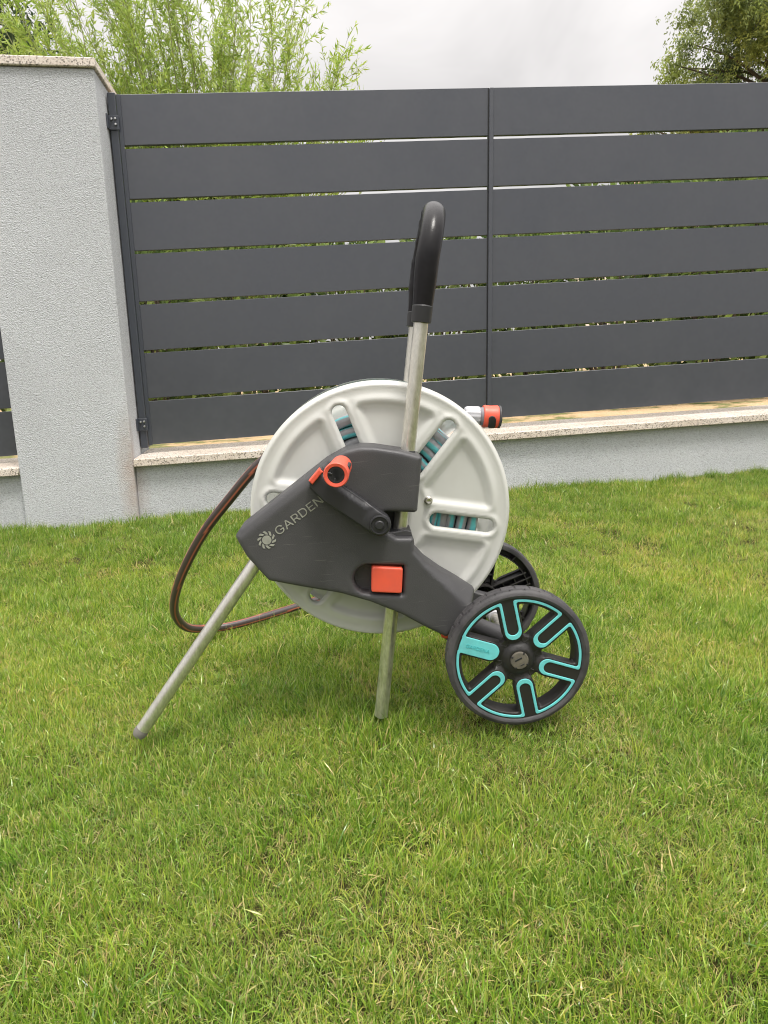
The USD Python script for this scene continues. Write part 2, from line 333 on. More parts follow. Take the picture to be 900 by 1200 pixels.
dx = np.concatenate([-np.geomspace(90, 6.2, 10), np.arange(-6, 8, .2), np.geomspace(8.2, 90, 10)])
dy = np.concatenate([np.arange(0, 4, .2), np.geomspace(4, 140, 16)])
dg = sheet(dx, dy, lambda x, y: 0 * x)
P = np.array(dg.vertices); W = WO + np.outer(P[:, 0], WX) + np.outer(P[:, 1] + .12, WY); W[:, 2] = dirt_z(W[:, 0], W[:, 1])
dg.vertices = W
obj('sandy_ground', dg, M['dirt'], smooth=True, kind='structure')

# ------------------------------------------------------------------ pillar, plinth walls, fences (wall frame: x along, y away, z up)
p = thing('wall_pillar', 'thick grey stucco pillar with a speckled stone cap, left of the fence', 'pillar', matrix=WALL)
PL, PR = -1.588, -1.120
def stucco_box(*a, **k): return bbox(*a, c=.004, **k)
obj('pillar_body', stucco_box(PL, PR, -.20, .20, -.4, 1.763), M['stucco'], p)
obj('cap', bbox(PL - .012, PR + .010, -.212, .212, 1.765, 1.798, .003), M['stone'], p)
def plinth(a0, a1, label):
    p = thing('plinth_wall', label, 'low wall', matrix=WALL)
    b = stucco_box(a0 - .0, a1, -.17, .17, -.5, .236, shear=0)
    v = b.vertices.copy(); v[v[:, 2] > 0, 2] += FS * v[v[:, 2] > 0, 0]; b = trimesh.Trimesh(v, b.faces, process=False)
    obj('wall_body', b, M['stucco'], p)
    obj('coping', bbox(a0 + .001, a1 - .001, -.203, .20, .238, .272, .003, shear=FS), M['stone'], p)
plinth(PR + .001, 2.25, 'low grey stucco plinth wall with stone coping behind the hose reel')
plinth(-4.2, PL - .001, 'short piece of grey plinth wall left of the pillar')
ZG = [1.777, 1.575, 1.364, 1.155, .943, .734, .522, .319]
def slat(a0, a1, k, parent):
    g = .0066
    z0, z1 = ZG[k + 1] + (g if k < 6 else 0), ZG[k] - (g if k > 0 else 0)
    j = rng.normal(0, .0012)
    obj('slat', bbox(a0, a1, -.011 + j * .3, .011 + j * .3, z0 + j * .5, z1 + j * .5, .0018, shear=SL), M['fence'], parent, smooth=False)
f = thing('slat_fence', 'anthracite metal fence of wide horizontal slats right of the pillar', 'fence', matrix=WALL)
MID = .5185
for k in range(7):
    slat(-1.076, MID - .006, k, f); slat(MID + .014, 2.18, k, f)
obj('post', bbox(-1.114, -1.082, -.026, .026, ZG[7] - .012, ZG[0] + .004, .003, shear=SL), M['fence_dark'], f, smooth=False)
obj('edge_profile', bbox(-1.081, -1.064, -.0175, -.0125, ZG[7] - .003, ZG[0] - .001, .001, shear=SL), M['fence_dark'], f, smooth=False)
obj('post', bbox(MID - .004, MID + .016, -.021, .02, ZG[7] - .002, ZG[0] - .0015, .003, shear=SL), M['fence'], f, smooth=False)
obj('joint_strip', bbox(MID - .0095, MID - .0045, -.0135, -.0095, ZG[7], ZG[0] - .002, .001, shear=SL), M['black'], f, smooth=False)
obj('post', bbox(2.182, 2.215, -.026, .026, ZG[7] - .012, ZG[0] + .004, .003, shear=SL), M['fence_dark'], f, smooth=False)
for zc in (1.665, .415):
    zc += SL * -1.1
    b = obj('bracket', cat(bbox(-1.117, -1.075, -.033, -.027, zc - .028, zc + .028, .0015), bbox(-1.1195, -1.1145, -.060, -.027, zc - .028, zc + .028, .0015)), M['fence_dark'], f, smooth=False)
    for (bx_, bz_) in ((-1.103, .012), (-1.088, .014), (-1.088, -.008)):
        obj('bolt', lathe([(0, -.041), (.0042, -.040), (.0055, -.037), (.0055, -.033), (0, -.033)], (bx_, zc + bz_), 12), M['bolt'], b)
f2 = thing('slat_fence', 'anthracite slat fence showing at the left of the pillar', 'fence', matrix=WALL)
for k in range(7): slat(-4.1, PL - .04, k, f2)
obj('post', bbox(PL - .038, PL - .006, -.026, .026, ZG[7] - .012, ZG[0] + .004, .003, shear=SL), M['fence_dark'], f2, smooth=False)

# ------------------------------------------------------------------ hose reel cart (its frame: x to the right, y away, z up)
PSI, GS = math.radians(2.5), .032
cv = np.array([-math.sin(PSI), math.cos(PSI), 0]); cup = np.array([-GS, 0, 1.]); cup -= cup @ cv * cv; cup /= np.linalg.norm(cup); cu = np.cross(cv, cup)
CART0 = np.array([.22720, 1.12572, .00727]); CART = frame(CART0, cu, cv, cup)
cart = thing('hose_reel_cart', 'wheeled garden hose reel with pale grey drum, charcoal cover and black handle on the lawn', 'hose reel', matrix=CART)
HUB = (-.2153, .3690); RD = .2335
def circ(c, r, n=48): return Point(c).buffer(r, quad_segs=n)
def polar(c, r, a): return (c[0] + r * math.cos(math.radians(a)), c[1] + r * math.sin(math.radians(a)))
# drum flanges
SLOTS = [49 + 60 * k for k in range(6)]
def slot_poly(a, hw, r0, r1): return LineString([polar(HUB, r0, a), polar(HUB, r1, a)]).buffer(hw, quad_segs=10)
slots = unary_union([slot_poly(a, .0125, .100, .193) for a in SLOTS])
panels = []
for a in SLOTS:
    am = a + 30; pts = []
    ring = [polar(HUB, .198, t) for t in np.linspace(am - 30, am + 30, 25)]
    sect = Polygon([HUB] + ring).difference(circ(HUB, .088))
    cut = unary_union([slot_poly(b, .031, 0, .26) for b in SLOTS])
    panels.append(sect.difference(cut).buffer(-.008).buffer(.008))
panelU = unary_union(panels)
def relief(x, y):
    pt = shapely.points(x, y)
    ds = shapely.distance(slots, pt)
    dpn = shapely.distance(panelU.boundary, pt) * np.where(shapely.contains_xy(panelU, x, y), 1, -1)
    r = np.hypot(x - HUB[0], y - HUB[1])
    v = .0062 * sstep(-.004, .011, dpn)                         # sunk panels
    v += .0022 * np.exp(-((dpn + .003) / .006) ** 2) * -1       # ridge round them
    v += -.0032 * (1 - sstep(.004, .015, ds)) + .0045 * (1 - sstep(0, .005, ds))   # raised frame round each slot, turned in
    v += .0018 * sstep(.206, .214, r) - .0014 * sstep(.222, .2265, r)             # faint step inside the rim
    v += .012 * sstep(.2255, .2345, r) ** 1.5
    return v
M_front = plate(circ(HUB, RD).difference(slots), .120, .13, r=.0012, ds=.002, grid=.0036, fn=relief, follow=.006)
obj('reel_flange', M_front, M['disc'], cart, smooth=50)
fl = stage.GetPrimAtPath(cart + '/reel_flange')
v = np.array(M_front.vertices); v[:, 1] = .376 - v[:, 1]; a = math.radians(-13); q = v[:, [0, 2]] - HUB
v[:, 0] = HUB[0] + q[:, 0] * math.cos(a) - q[:, 1] * math.sin(a); v[:, 2] = HUB[1] + q[:, 0] * math.sin(a) + q[:, 1] * math.cos(a)
obj('reel_flange', trimesh.Trimesh(v, np.array(M_front.faces)[:, ::-1], process=False), M['disc'], cart, smooth=50, label='far flange of the hose drum')
for a in (12, 132, 252):
    c = polar(HUB, .087, a)
    s = obj('screw', lathe([(0, .1135), (.0012, .1135), (.0016, .1115), (.0042, .1110), (.0050, .1125), (.0050, .1175), (.0062, .1165), (.0075, .1175), (.0080, .122), (0, .122)], c, 24), M['screw'] if a == 12 else M['disc'], cart + '/reel_flange')
obj('drum_core', lathe([(.062, .126), (.066, .128), (.066, .248), (.062, .25), (0, .25), (0, .126), (.062, .126)], HUB, 48), M['disc'], cart)

# steel tubes
def squarish(a):
    c, s = np.cos(a), np.sin(a); k = (np.abs(c) ** 3.2 + np.abs(s) ** 3.2) ** (-1 / 3.2)
    b = math.radians(38); x, y = c * k, s * k
    return x * math.cos(b) - y * math.sin(b), x * math.sin(b) + y * math.cos(b)
TD = np.array([.1059, 0, .7003]); TD /= np.linalg.norm(TD)
foot = np.array([-.2385, .078, -.004]); topw = .6960
FAR = np.array([.0065, 0, 0])
def on_tube(w, v_): return np.array([foot[0] + (w - foot[2]) * TD[0] / TD[2], v_, w])
obj('upright_tube', sweep([on_tube(w, .085) for w in np.linspace(-.006, .72, 24)], .0108, 32, shape=squarish), M['steel'], cart, label='front galvanised upright tube ending in the grass')
obj('upright_tube', sweep([on_tube(w, .255) + FAR for w in np.linspace(.16, .72, 20)], .0108, 32, shape=squarish), M['steel'], cart, label='far galvanised upright tube behind the drum')
leg = sweep(np.linspace((-.395, .072, .362), (-.662, .034, .0235), 24), .0118, 28)
obj('leg', leg, M['steel'], cart, label='galvanised support leg slanting out to the left')
obj('foot_plug', sweep(np.linspace((-.6565, .035, .0305), (-.6665, .0335, .0180), 4), [.0121, .0123, .0119, .0095], 24), plain('worn_grey_plug', (.16, .15, .135), .7, bump=.4, bscale=300), cart)
obj('rivet', trimesh.creation.icosphere(subdivisions=2, radius=.0042).apply_transform(trimesh.transformations.translation_matrix((-.452, .0595, .2905))), M['steel'], cart + '/leg')
# black handle: a loop from the front tube over to the far tube
H = []
rr = .085; yc = (.085 + .255) / 2
for w in np.linspace(topw, .790, 8): H.append(on_tube(w, .085))
for t in np.linspace(0, math.pi, 26)[1:-1]:
    H.append(on_tube(.790 + .086 * math.sin(t), yc - rr * math.cos(t)) + np.array([.007 * math.sin(t), 0, 0]) + FAR * (1 - math.cos(t)) / 2)
for w in np.linspace(.790, topw, 8): H.append(on_tube(w, .255) + FAR)
H = smooth_path(H, .006)
s = np.linspace(0, 1, len(H)); rad = .0150 + .0032 * sstep(0, .16, s) * (1 - sstep(.84, 1, s))
rib = .0009 * (np.sin(s * 420) > .55) * ((s > .52) & (s < .93))
obj('handle', sweep(H, rad + rib, 28, shape=lambda a: (np.cos(a) * .94, np.sin(a) * 1.06)), M['grip'], cart, smooth=60, label='black moulded loop handle on top of the tubes')
for v_ in (.085, .255):
    obj('collar', sweep([on_tube(w, v_) + FAR * (v_ > .2) for w in (topw - .004, topw - .003, topw + .022, topw + .024)], [.0140, .0166, .0172, .0150], 28), M['black'], cart + '/handle')

# side cover
HP = [(-.466, .3604), (-.4561, .3731), (-.3032, .4789), (-.2704, .4946), (-.2455, .4987), (-.2209, .4965), (-.179, .4875), (-.144, .476), (-.1569, .381), (-.2144, .3863),
      (-.2161, .3567), (-.1938, .3403), (-.1647, .3383), (-.1637, .3141), (-.1449, .2915), (-.1163, .268), (-.091, .2508), (-.0545, .2232), (-.0701, .2008), (-.0819, .1858),
      (-.1147, .1525), (-.15, .1735), (-.1935, .2021), (-.2441, .2277), (-.2945, .2469), (-.3664, .2652), (-.4162, .2788), (-.4355, .3045), (-.4495, .3243)]
HPOLY = Polygon(HP).buffer(.006).buffer(-.012).buffer(.006)
clip_hole = unary_union([Polygon([(-.1835, .2895), (-.1885, .2375), (-.2475, .2445), (-.2425, .2950)]).buffer(-.003).buffer(.003), Point(-.2460, .2698).buffer(.0253, quad_segs=12)])
right_cut = LineString([(-.140, .310), (-.098, .262), (-.074, .226), (-.072, .203), (-.112, .146)])
def cover_fn(x, y):
    pt = shapely.points(x, y)
    # the lower right arm turns away towards the axle beyond a soft crease
    side = (x + .112) * .80 + (y - .245) * .42
    bev = .050 * sstep(0, .075, side) * (1 - sstep(.315, .335, y))
    dl = shapely.distance(LineString([(-.1660, .3300), (-.1637, .3141), (-.1449, .2915), (-.1163, .268), (-.091, .2508), (-.0545, .2232)]), pt)
    wd = np.clip(.003 + (x + .165) * .24, .0, .024) * (y < .335)
    top = np.clip(wd - dl, 0, None) * .95
    edge = (-(x + .303) * .571 + (y - .479) * .8207)             # distance beyond the upper left edge
    return bev + top + .004 * sstep(-.016, -.003, edge) * (x < -.30)
obj('side_cover', plate(HPOLY.difference(clip_hole), .048, .108, r=.008, ds=.0022, grid=.0045, fn=cover_fn), M['housing'], cart, smooth=45, label='charcoal plastic side cover with lettering')
cover = cart + '/side_cover'
obj('recess', plate(clip_hole.buffer(.002), .072, .080, r=0, grid=.02, ds=.004), M['housing'], cover)
obj('backing_plate', plate(Polygon([(-.232, .335), (-.232, .40), (-.188, .40), (-.182, .335)]), .099, .106, r=.001, grid=.02), M['black'], cover)
obj('latch', plate(Polygon([(-.2392, .2932), (-.1862, .2868), (-.1905, .2415), (-.2428, .2478)]).buffer(-.004).buffer(.004), .0445, .071, r=.0028, ds=.0012, grid=.006), M['orange'], cover, label='orange sliding latch')
# socket lip where the tube enters
obj('tube_socket', sweep([on_tube(w, .085) for w in (.470, .4815, .4835)], [.0120, .0128, .0120], 24), M['black'], cover)
obj('lower_socket', plate(Polygon([(-.206, .3385), (-.166, .3375), (-.168, .3475), (-.178, .3505), (-.205, .3475)]), .060, .104, r=.002, grid=.01), M['housing'], cover)
# lettering and emblem
ang = math.atan2(.4104 - .3577, -.3126 + .3923)
tm = text('GARDENA', .0142, .0011, bold=False)
glyph = text('GARDEN', .0142, .0011)
kx = .0955 / (glyph.bounds[1][0] - glyph.bounds[0][0])
v = np.array(tm.vertices); v[:, 0] = (v[:, 0] - tm.bounds[0][0]) * kx
ca, sa = math.cos(ang), math.sin(ang)
out = np.stack([-.3920 + v[:, 0] * ca - v[:, 1] * sa, .0476 - v[:, 2] * .35, .3580 + v[:, 0] * sa + v[:, 1] * ca], 1)
lt = trimesh.Trimesh(out, np.array(tm.faces), process=False)
obj('lettering', lt, M['print'], cover, smooth=False)
EC = (-.4128, .3517)
petals = [circ(EC, .0078, 12)]
for k in range(10):
    t0 = k * 36; q = []
    for s_ in np.linspace(0, 1, 7): q.append(polar(EC, .0098 + .0058 * s_, t0 + 26 * s_))
    for s_ in np.linspace(1, 0, 7): q.append(polar(EC, .0098 + .0058 * s_ * .92, t0 + 26 * s_ + 24 - 10 * s_))
    petals.append(Polygon(q).buffer(0))
obj('emblem', plate(unary_union(petals), .0472, .0484, r=0, ds=.0015, grid=.004), M['print'], cover, smooth=False)

# crank
HC = (-.2225, .3705)
arm = Polygon([(-.3325, .4500), (-.3110, .4705), (-.2756, .4370), (-.2080, .3830), (-.2225, .3705), (-.2390, .3590), (-.3109, .4143), (-.3337, .4400)])
arm = unary_union([arm, circ(HC, .0192)]).buffer(.004).buffer(-.006).buffer(.002)
def arm_fn(x, y):
    e = (x + .2756) * .624 + (y - .4370) * .781
    return .006 * sstep(-.0085, -.0035, e) * sstep(.030, .046, np.hypot(x - HC[0], y - HC[1])) - .003 * (1 - sstep(.018, .03, np.hypot(x - HC[0], y - HC[1])))
obj('crank_arm', plate(arm, .026, .045, r=.003, ds=.0013, grid=.0045, fn=arm_fn), M['crank'], cart, smooth=45, label='dark folding crank arm')
crank = cart + '/crank_arm'
obj('pivot_ring', lathe([(.0172, .024), (.0165, .0212), (.0145, .0205), (.0135, .0225), (.0135, .026), (.0172, .027), (.0172, .024)], HC, 40), M['crank'], crank)
obj('pivot_recess', lathe([(0, .0240), (.0134, .0240), (.0134, .0255), (0, .0255)], HC, 32), M['black'], crank)
obj('pivot_button', lathe([(0, .0196), (.0060, .0198), (.0076, .0210), (.0082, .0235), (.0082, .0245), (0, .0245)], HC, 36), M['crank'], crank)
obj('hinge_tab', plate(Polygon([(-.3333, .4515), (-.3150, .4705), (-.3092, .4645), (-.3275, .4450)]), .0225, .040, r=.0018, ds=.001, grid=.006), M['orange'], crank)
g0, g1 = np.array([-.2861, -.060, .4717]), np.array([-.2785, .030, .4722]); gd = (g1 - g0) / np.linalg.norm(g1 - g0)
pr = [(0.0, .0178), (.0008, .0190), (.003, .0195), (.012, .0192), (.045, .0176), (.075, .0172), (.0885, .0170), (.0905, .0155)]
grp = sweep([g0 + gd * a for a, _ in pr], [b for _, b in pr], 40, caps=False)
ins = sweep([g0 + gd * a for a in (.0905, .090, .03, .0012, 0)], [.0155, .0100, .0128, .0132, .0178], 40, caps=False)
obj('crank_grip', cat(grp, ins), M['orange'], crank, smooth=50, label='orange crank grip')
core = sweep([g0 + gd * a for a in (.03, .0030, .0024, .0024, .004, .034, .0345)], [.0131, .0131, .0126, .0092, .0088, .0085, .0001], 32, caps=False)
hole = sweep([g0 + gd * a for a in (.0008, .0030, .0055)], [.0062, .0066, .0030], 6)
fins = [bbox(-.0011, .0011, .001, .02, .0060, .0128, .0003) for _ in range(4)]
for k, fbm_ in enumerate(fins): fbm_.apply_transform(trimesh.transformations.rotation_matrix(k * math.pi / 2 + .3, (0, 1, 0))); fbm_.apply_translation(g0 + np.array([.0001, .0012, 0]))
obj('grip_core', core, M['black'], crank); obj('grip_fins', cat(*fins), M['crank'], crank)
obj('grip_label', sweep([g0 + gd * a + np.array([.0150, 0, .0058]) for a in (.022, .023, .060, .061)], [.001, .0042, .0040, .001], 12), M['crank'], crank)

# wheels
def make_wheel(parent_name, c, vf, mirror, label):
    R1 = .108
    sgn = -1 if mirror else 1
    SP = [40 + 60 * k for k in range(6)]
    cap_ = lambda a, hw, r0, r1: LineString([polar((0, 0), r0, a), polar((0, 0), r1, a)]).buffer(hw, quad_segs=10)
    windows = circ((0, 0), .0985).difference(circ((0, 0), .042)).difference(unary_union([cap_(a, .0185, .052, .2) for a in SP])).buffer(-.004).buffer(.004)
    def face(x, y):
        r = np.hypot(x, y); a = np.degrees(np.arctan2(y, x))
        dome = -.0035 * (1 - sstep(.0225, .0262, r)) + .0012 * (1 - sstep(.0165, .0185, r))
        pt = shapely.points(x, y)
        outer = unary_union([cap_(t, .0165, .052, .2) for t in SP]); d = shapely.distance(outer, pt)
        low = .006 * sstep(.0, .006, d) * (1 - sstep(.096, .101, r)) * sstep(.022, .03, r)
        return dome + low
    w = f'{cart}/{parent_name}'; w = numbered(w)
    x = UsdGeom.Xform.Define(stage, w)
    ax = (sgn, 0, 0) if False else (1, 0, 0)
    if mirror: x.AddTransformOp().Set(frame((c[0], vf, c[1]), (-1, 0, 0), (0, -1, 0), (0, 0, 1)))
    else: x.AddTransformOp().Set(frame((c[0], vf, c[1]), (1, 0, 0), (0, 1, 0), (0, 0, 1)))
    tag(x.GetPrim(), label)
    # inner face with ribs behind, open in the middle
    rim = plate(circ((0, 0), .1125).difference(windows), .003, .040, r=.0022, ds=.0018, grid=.0055, fn=face, follow=.012)
    ribs = []
    for a in SP:
        for off in (-.0135, .0, .0135):
            b = bbox(.020, .104, .008, .034, -.0012, .0012, .0004); b.apply_translation((0, 0, off)); b.apply_transform(trimesh.transformations.rotation_matrix(-math.radians(a), (0, 1, 0))); ribs.append(b)
        for rr_ in (.050, .076):
            b = bbox(rr_ - .0012, rr_ + .0012, .008, .031, -.0135, .0135, .0004); b.apply_transform(trimesh.transformations.rotation_matrix(-math.radians(a), (0, 1, 0))); ribs.append(b)
    for k in range(12):
        b = bbox(.099, .112, .010, .033, -.0012, .0012, .0004); b.apply_transform(trimesh.transformations.rotation_matrix(-math.radians(k * 30 + 10), (0, 1, 0))); ribs.append(b)
    ring = lathe([(.0985, .012), (.0985, .034), (.1005, .034), (.1005, .012), (.0985, .012)], (0, 0), 96)
    hubt = lathe([(.030, .008), (.030, .045), (.0275, .045), (.0275, .010), (.030, .008)], (0, 0), 48)
    hub2 = lathe([(.016, .004), (.016, .052), (0, .052), (0, .004), (.016, .004)], (0, 0), 36)
    obj('rim', cat(rim, ring, hubt, hub2, *ribs), M['wheel'], w, smooth=40)
    def tread(a, r, v_):
        blk = ((a * 30 / (2 * np.pi) + np.where(v_ > .0175, .5, 0)) % 1 < .13) | (np.abs(v_ - .0175) < .0014)
        return np.where((r > .119) & (v_ > .005) & (v_ < .031), np.where(blk, -.0018, 0), 0)
    vv_ = [.0055, .0057, .008, .011, .014, .0162, .0164, .0186, .0188, .022, .026, .0306, .0308]
    prof = [(.1085, .008), (.1095, .0035), (.112, .0005), (.1155, -.0008), (.119, .0005), (.1216, .0025), (.1230, .0050)] + [(.1236, q) for q in vv_] + [(.1230, .0313), (.1216, .0335), (.118, .0350), (.1125, .0345), (.1105, .031), (.1105, .012), (.1085, .008)]
    obj('tyre', lathe(prof, (0, 0), 720, disp=tread), M['tyre'], w, smooth=30)
    inner = unary_union([cap_(a, .0098, .0555, .2) for a in SP]); outer = unary_union([cap_(a, .0144, .0515, .2) for a in SP])
    S = circ((0, 0), R1).difference(inner)
    band = unary_union([outer.intersection(circ((0, 0), R1)), circ((0, 0), R1).difference(circ((0, 0), R1 - .0044))]).intersection(S)
    solid_ = S.buffer(-.0035).buffer(.0035)
    band = band.intersection(solid_)
    inn = S.buffer(-.0043).buffer(-.004).buffer(.004)
    band = unary_union([band, solid_.difference(inn.union(circ((0, 0), .046))).intersection(unary_union([outer.buffer(.001), circ((0, 0), R1).difference(circ((0, 0), R1 - .012))]))])
    band = unary_union([band, cap_(160, .0150, .052, .1) .intersection(circ((0, 0), R1 - .001))]).buffer(.0004).buffer(-.0004)
    obj('trim', plate(band, .0016, .006, r=.0008, ds=.0011, grid=.006), M['teal'], w, smooth=40, label='turquoise trim line around the spokes')
    t = text('GARDENA', .0060, .001); v = np.array(t.vertices); v[:, 0] -= t.bounds[0][0]; v[:, 0] *= .042 / (t.bounds[1][0] - t.bounds[0][0]); 
    a = math.radians(160 - 180); ca, sa = math.cos(a), math.sin(a); o = polar((0, 0), .096, 160); px, py = v[:, 0], v[:, 1] - .003
    q = np.stack([o[0] + px * ca - py * sa, .0017 - v[:, 2] * .7, o[1] + px * sa + py * ca], 1)
    obj('lettering', trimesh.Trimesh(q, np.array(t.faces), process=False), plain('turquoise_relief' + ('_far' if mirror else ''), (.06, .40, .42), .45), w, smooth=False)
    capm = lathe([(0, -.0040), (.0135, -.0038), (.0150, -.0030), (.0155, -.001), (.0155, .004), (0, .004)], (0, 0), 32)
    hc = obj('hub_cap', capm, M['cap'], w)
    ns = []
    for (bu, bw, lu, lw) in ((-.0025, .0030, .0066, .0015), (.0045, -.0070, .0036, .0008)):
        b = bbox(-lu, lu, -.0044, -.0030, -lw, lw, .0003); b.apply_transform(trimesh.transformations.rotation_matrix(-.42, (0, 1, 0))); b.apply_translation((bu, 0, bw)); ns.append(b)
    for k in range(4):
        b = bbox(.0128, .0162, -.0042, -.0015, -.0014, .0014, .0003); b.apply_transform(trimesh.transformations.rotation_matrix(k * math.pi / 2 + .5, (0, 1, 0))); ns.append(b)
    obj('cap_slots', cat(*ns), M['black'], w, smooth=False)
make_wheel('wheel', (.0015, .1235), 0.0, False, 'near wheel with turquoise trim')
make_wheel('wheel', (-.001, .1265), .352, True, 'far wheel seen from its ribbed inner side')
obj('axle', sweep([(0, v_, .1245) for v_ in (.02, .34)], .0085, 20), M['steel'], cart)
obj('rear_bracket', plate(Polygon([(-.225, .20), (-.185, .24), (-.06, .165), (.012, .14), (.012, .105), (-.03, .11)]).buffer(.006), .258, .280, r=.003, ds=.003, grid=.02), M['housing'], cart)
obj('axle_bracket', sweep(smooth_path([(-.085, .085, .175), (-.05, .095, .150), (.0, .10, .1245)], .01), .017, 16), M['housing'], cart)
obj('axle_spacer', sweep([(0.0, v_, .1250) for v_ in (.200, .205, .29, .300)], [.012, .0150, .0150, .012], 24), M['conn'], cart)
obj('drain_plug', sweep([(-.108, .118, .150), (-.106, .120, .128), (-.106, .120, .126)], [.011, .0115, .009], 18), M['orange'], cart)
obj('swivel_inlet', lathe([(0, .14), (.03, .14), (.03, .235), (0, .235)], HUB, 24), M['black'], cart)

# ------------------------------------------------------------------ hose on the drum and supply hose
M['hose'] = usdkit.material(stage, L + 'grey_hose_with_turquoise_stripes', {
    'a': ('attribute', {'attribute': 'tint'}), 'tc': ('texture_coordinate', {}), 'n': ('noise_texture', {'scale': 60, 'detail': 3}),
    'r': ('rgb_ramp', {'ramp': [(.3, (.75, .75, .75)), (.7, (1.1, 1.1, 1.1))]}), 'm': ('mix_color', {'blend_type': 'multiply', 'fac': 1.0}), 'p': ('principled_bsdf', {'roughness': .42})},
    [('a.color', 'm.a'), ('tc.object', 'n.vector'), ('n.fac', 'r.fac'), ('r.color', 'm.b'), ('m.result', 'p.base_color')], surface='p.BSDF')
def set_tint(path, col, interp='vertex'):
    UsdGeom.PrimvarsAPI(stage.GetPrimAtPath(path)).CreatePrimvar('tint', Sdf.ValueTypeNames.Color3fArray, interp).Set(Vt.Vec3fArray.FromNumpy(np.asarray(col, np.float32)))
def striped(path, rad, n, base, stripes, twist=0.0, ref=(0, 1, 0)):
    mesh = sweep(path, rad, n, ref=ref); k = len(path)
    a = (np.arange(n) / n)[None, :] + twist * np.linspace(0, 1, k)[:, None]; col = np.tile(np.array(base, float), (k, n, 1))
    for (c0, w_, cc) in stripes: col[np.abs((a - c0 + .5) % 1 - .5) < w_] = cc
    return mesh, np.vstack([col.reshape(-1, 3), [base, base]])
def hose_obj(name, parts, mat, parent, **kw):
    mesh = cat(*[m_ for m_, _ in parts]); col = np.vstack([c_ for _, c_ in parts])
    p_ = obj(name, mesh, mat, parent, smooth=True, **kw); set_tint(p_, col); return p_
gh = thing('garden_hose', 'grey hose with turquoise stripes wound on the drum, its orange fitting showing at the right', 'hose', matrix=CART)
HR = .0094; coils = []; GREY, TQ = (.31, .31, .32), (.13, .54, .56)
for l, r0 in enumerate(np.arange(.078, .172, .0183)):
    nv = 5; off = (l % 2) * .009
    pts = []
    span = np.linspace(.1430 + off * .3, .232 - off * .3, nv)
    for i, v0 in enumerate(span):
        if l not in (0, 1, 2, 3, 4, 5): continue
        th = np.linspace(0, 2 * np.pi, 110)
        wob = .0022 * np.sin(3 * th + l * 1.7 + i) + .0016 * np.sin(7 * th + i * 2.1)
        wv = .0018 * np.sin(2 * th + l + i * 1.3)
        path = np.stack([HUB[0] + (r0 + wob) * np.cos(th), v0 + wv, HUB[1] + (r0 + wob) * np.sin(th)], 1)
        tw = rng.uniform(-1.2, 1.2)
        coils.append(striped(path, HR, 20, GREY, [(rng.uniform(0, 1) + q, .055, TQ) for q in (0, .33, .66)], tw))
hose_obj('coil', coils, M['hose'], gh, label='wound turns of grey hose with turquoise stripes')
c0, c1 = np.array([-.056, .160, .5300]), np.array([.009, .160, .5235]); cd = (c1 - c0) / np.linalg.norm(c1 - c0)
def along(c_, d_, prs, n=32, shape=None): return sweep([c_ + d_ * a for a, _ in prs], [b for _, b in prs], n, shape=shape)
end_path = smooth_path([(-.16, .175, .515), (-.13, .172, .528), (-.10, .164, .534), c0 + cd * .004], .006)
hose_obj('hose_end', [striped(end_path, HR, 20, GREY, [(.1, .055, TQ), (.43, .055, TQ), (.76, .055, TQ)])], M['hose'], gh)
ribn = lambda a: (np.cos(a) * (1 + .035 * (np.cos(a * 14) > .3)), np.sin(a) * (1 + .035 * (np.cos(a * 14) > .3)))
obj('fitting_nut', along(c0, cd, [(0, .010), (.002, .0145), (.006, .0165), (.026, .0172), (.0285, .0160), (.029, .0135)], 84, ribn), M['conn'], gh, smooth=30)
obj('fitting_ring', along(c0, cd, [(.0285, .0130), (.029, .0152), (.0345, .0168), (.0350, .0150)]), plain('mauve_grey_plastic', (.19, .18, .20), .45), gh)
obj('fitting_sleeve', along(c0, cd, [(.0345, .0155), (.035, .0196), (.038, .0206), (.046, .0196), (.056, .0202), (.0605, .0206), (.0625, .0192), (.063, .0120)], 36), M['orange'], gh, smooth=45, label='orange sleeve of the hose fitting')
obj('fitting_rim', along(c0, cd, [(.0618, .0192), (.0630, .0207), (.0660, .0203), (.0672, .0182), (.0655, .0140), (.060, .010)], 36), M['housing'], gh)
padpoly = LineString([(.0485, -.020), (.0485, -.004)]).buffer(.0066)
pv = plate(padpoly, 0, .003, r=.001, ds=.0012, grid=.003)
q = np.array(pv.vertices); th = q[:, 2] / .0194; rr_ = .0212 - q[:, 1] + .0002
side = np.cross(cd, [0, 1, 0]); side /= np.linalg.norm(side)       # about -up
P3 = c0 + np.outer(q[:, 0], cd) + (rr_ * np.cos(th))[:, None] * np.array([0, -1, 0]) + (rr_ * np.sin(th))[:, None] * np.array([0, 0, 1.0])
obj('fitting_pad', trimesh.Trimesh(P3, np.array(pv.faces), process=False), M['black'], gh, smooth=40)

M['hose2'] = usdkit.material(stage, L + 'brown_black_hose', {
    'a': ('attribute', {'attribute': 'tint'}), 'p': ('principled_bsdf', {'roughness': .34, 'specular_ior_level': .6})}, [('a.color', 'p.base_color')], surface='p.BSDF')
sh = thing('supply_hose', 'dark brown hose with thin orange stripes looping from the drum onto the grass', 'hose', matrix=CART)
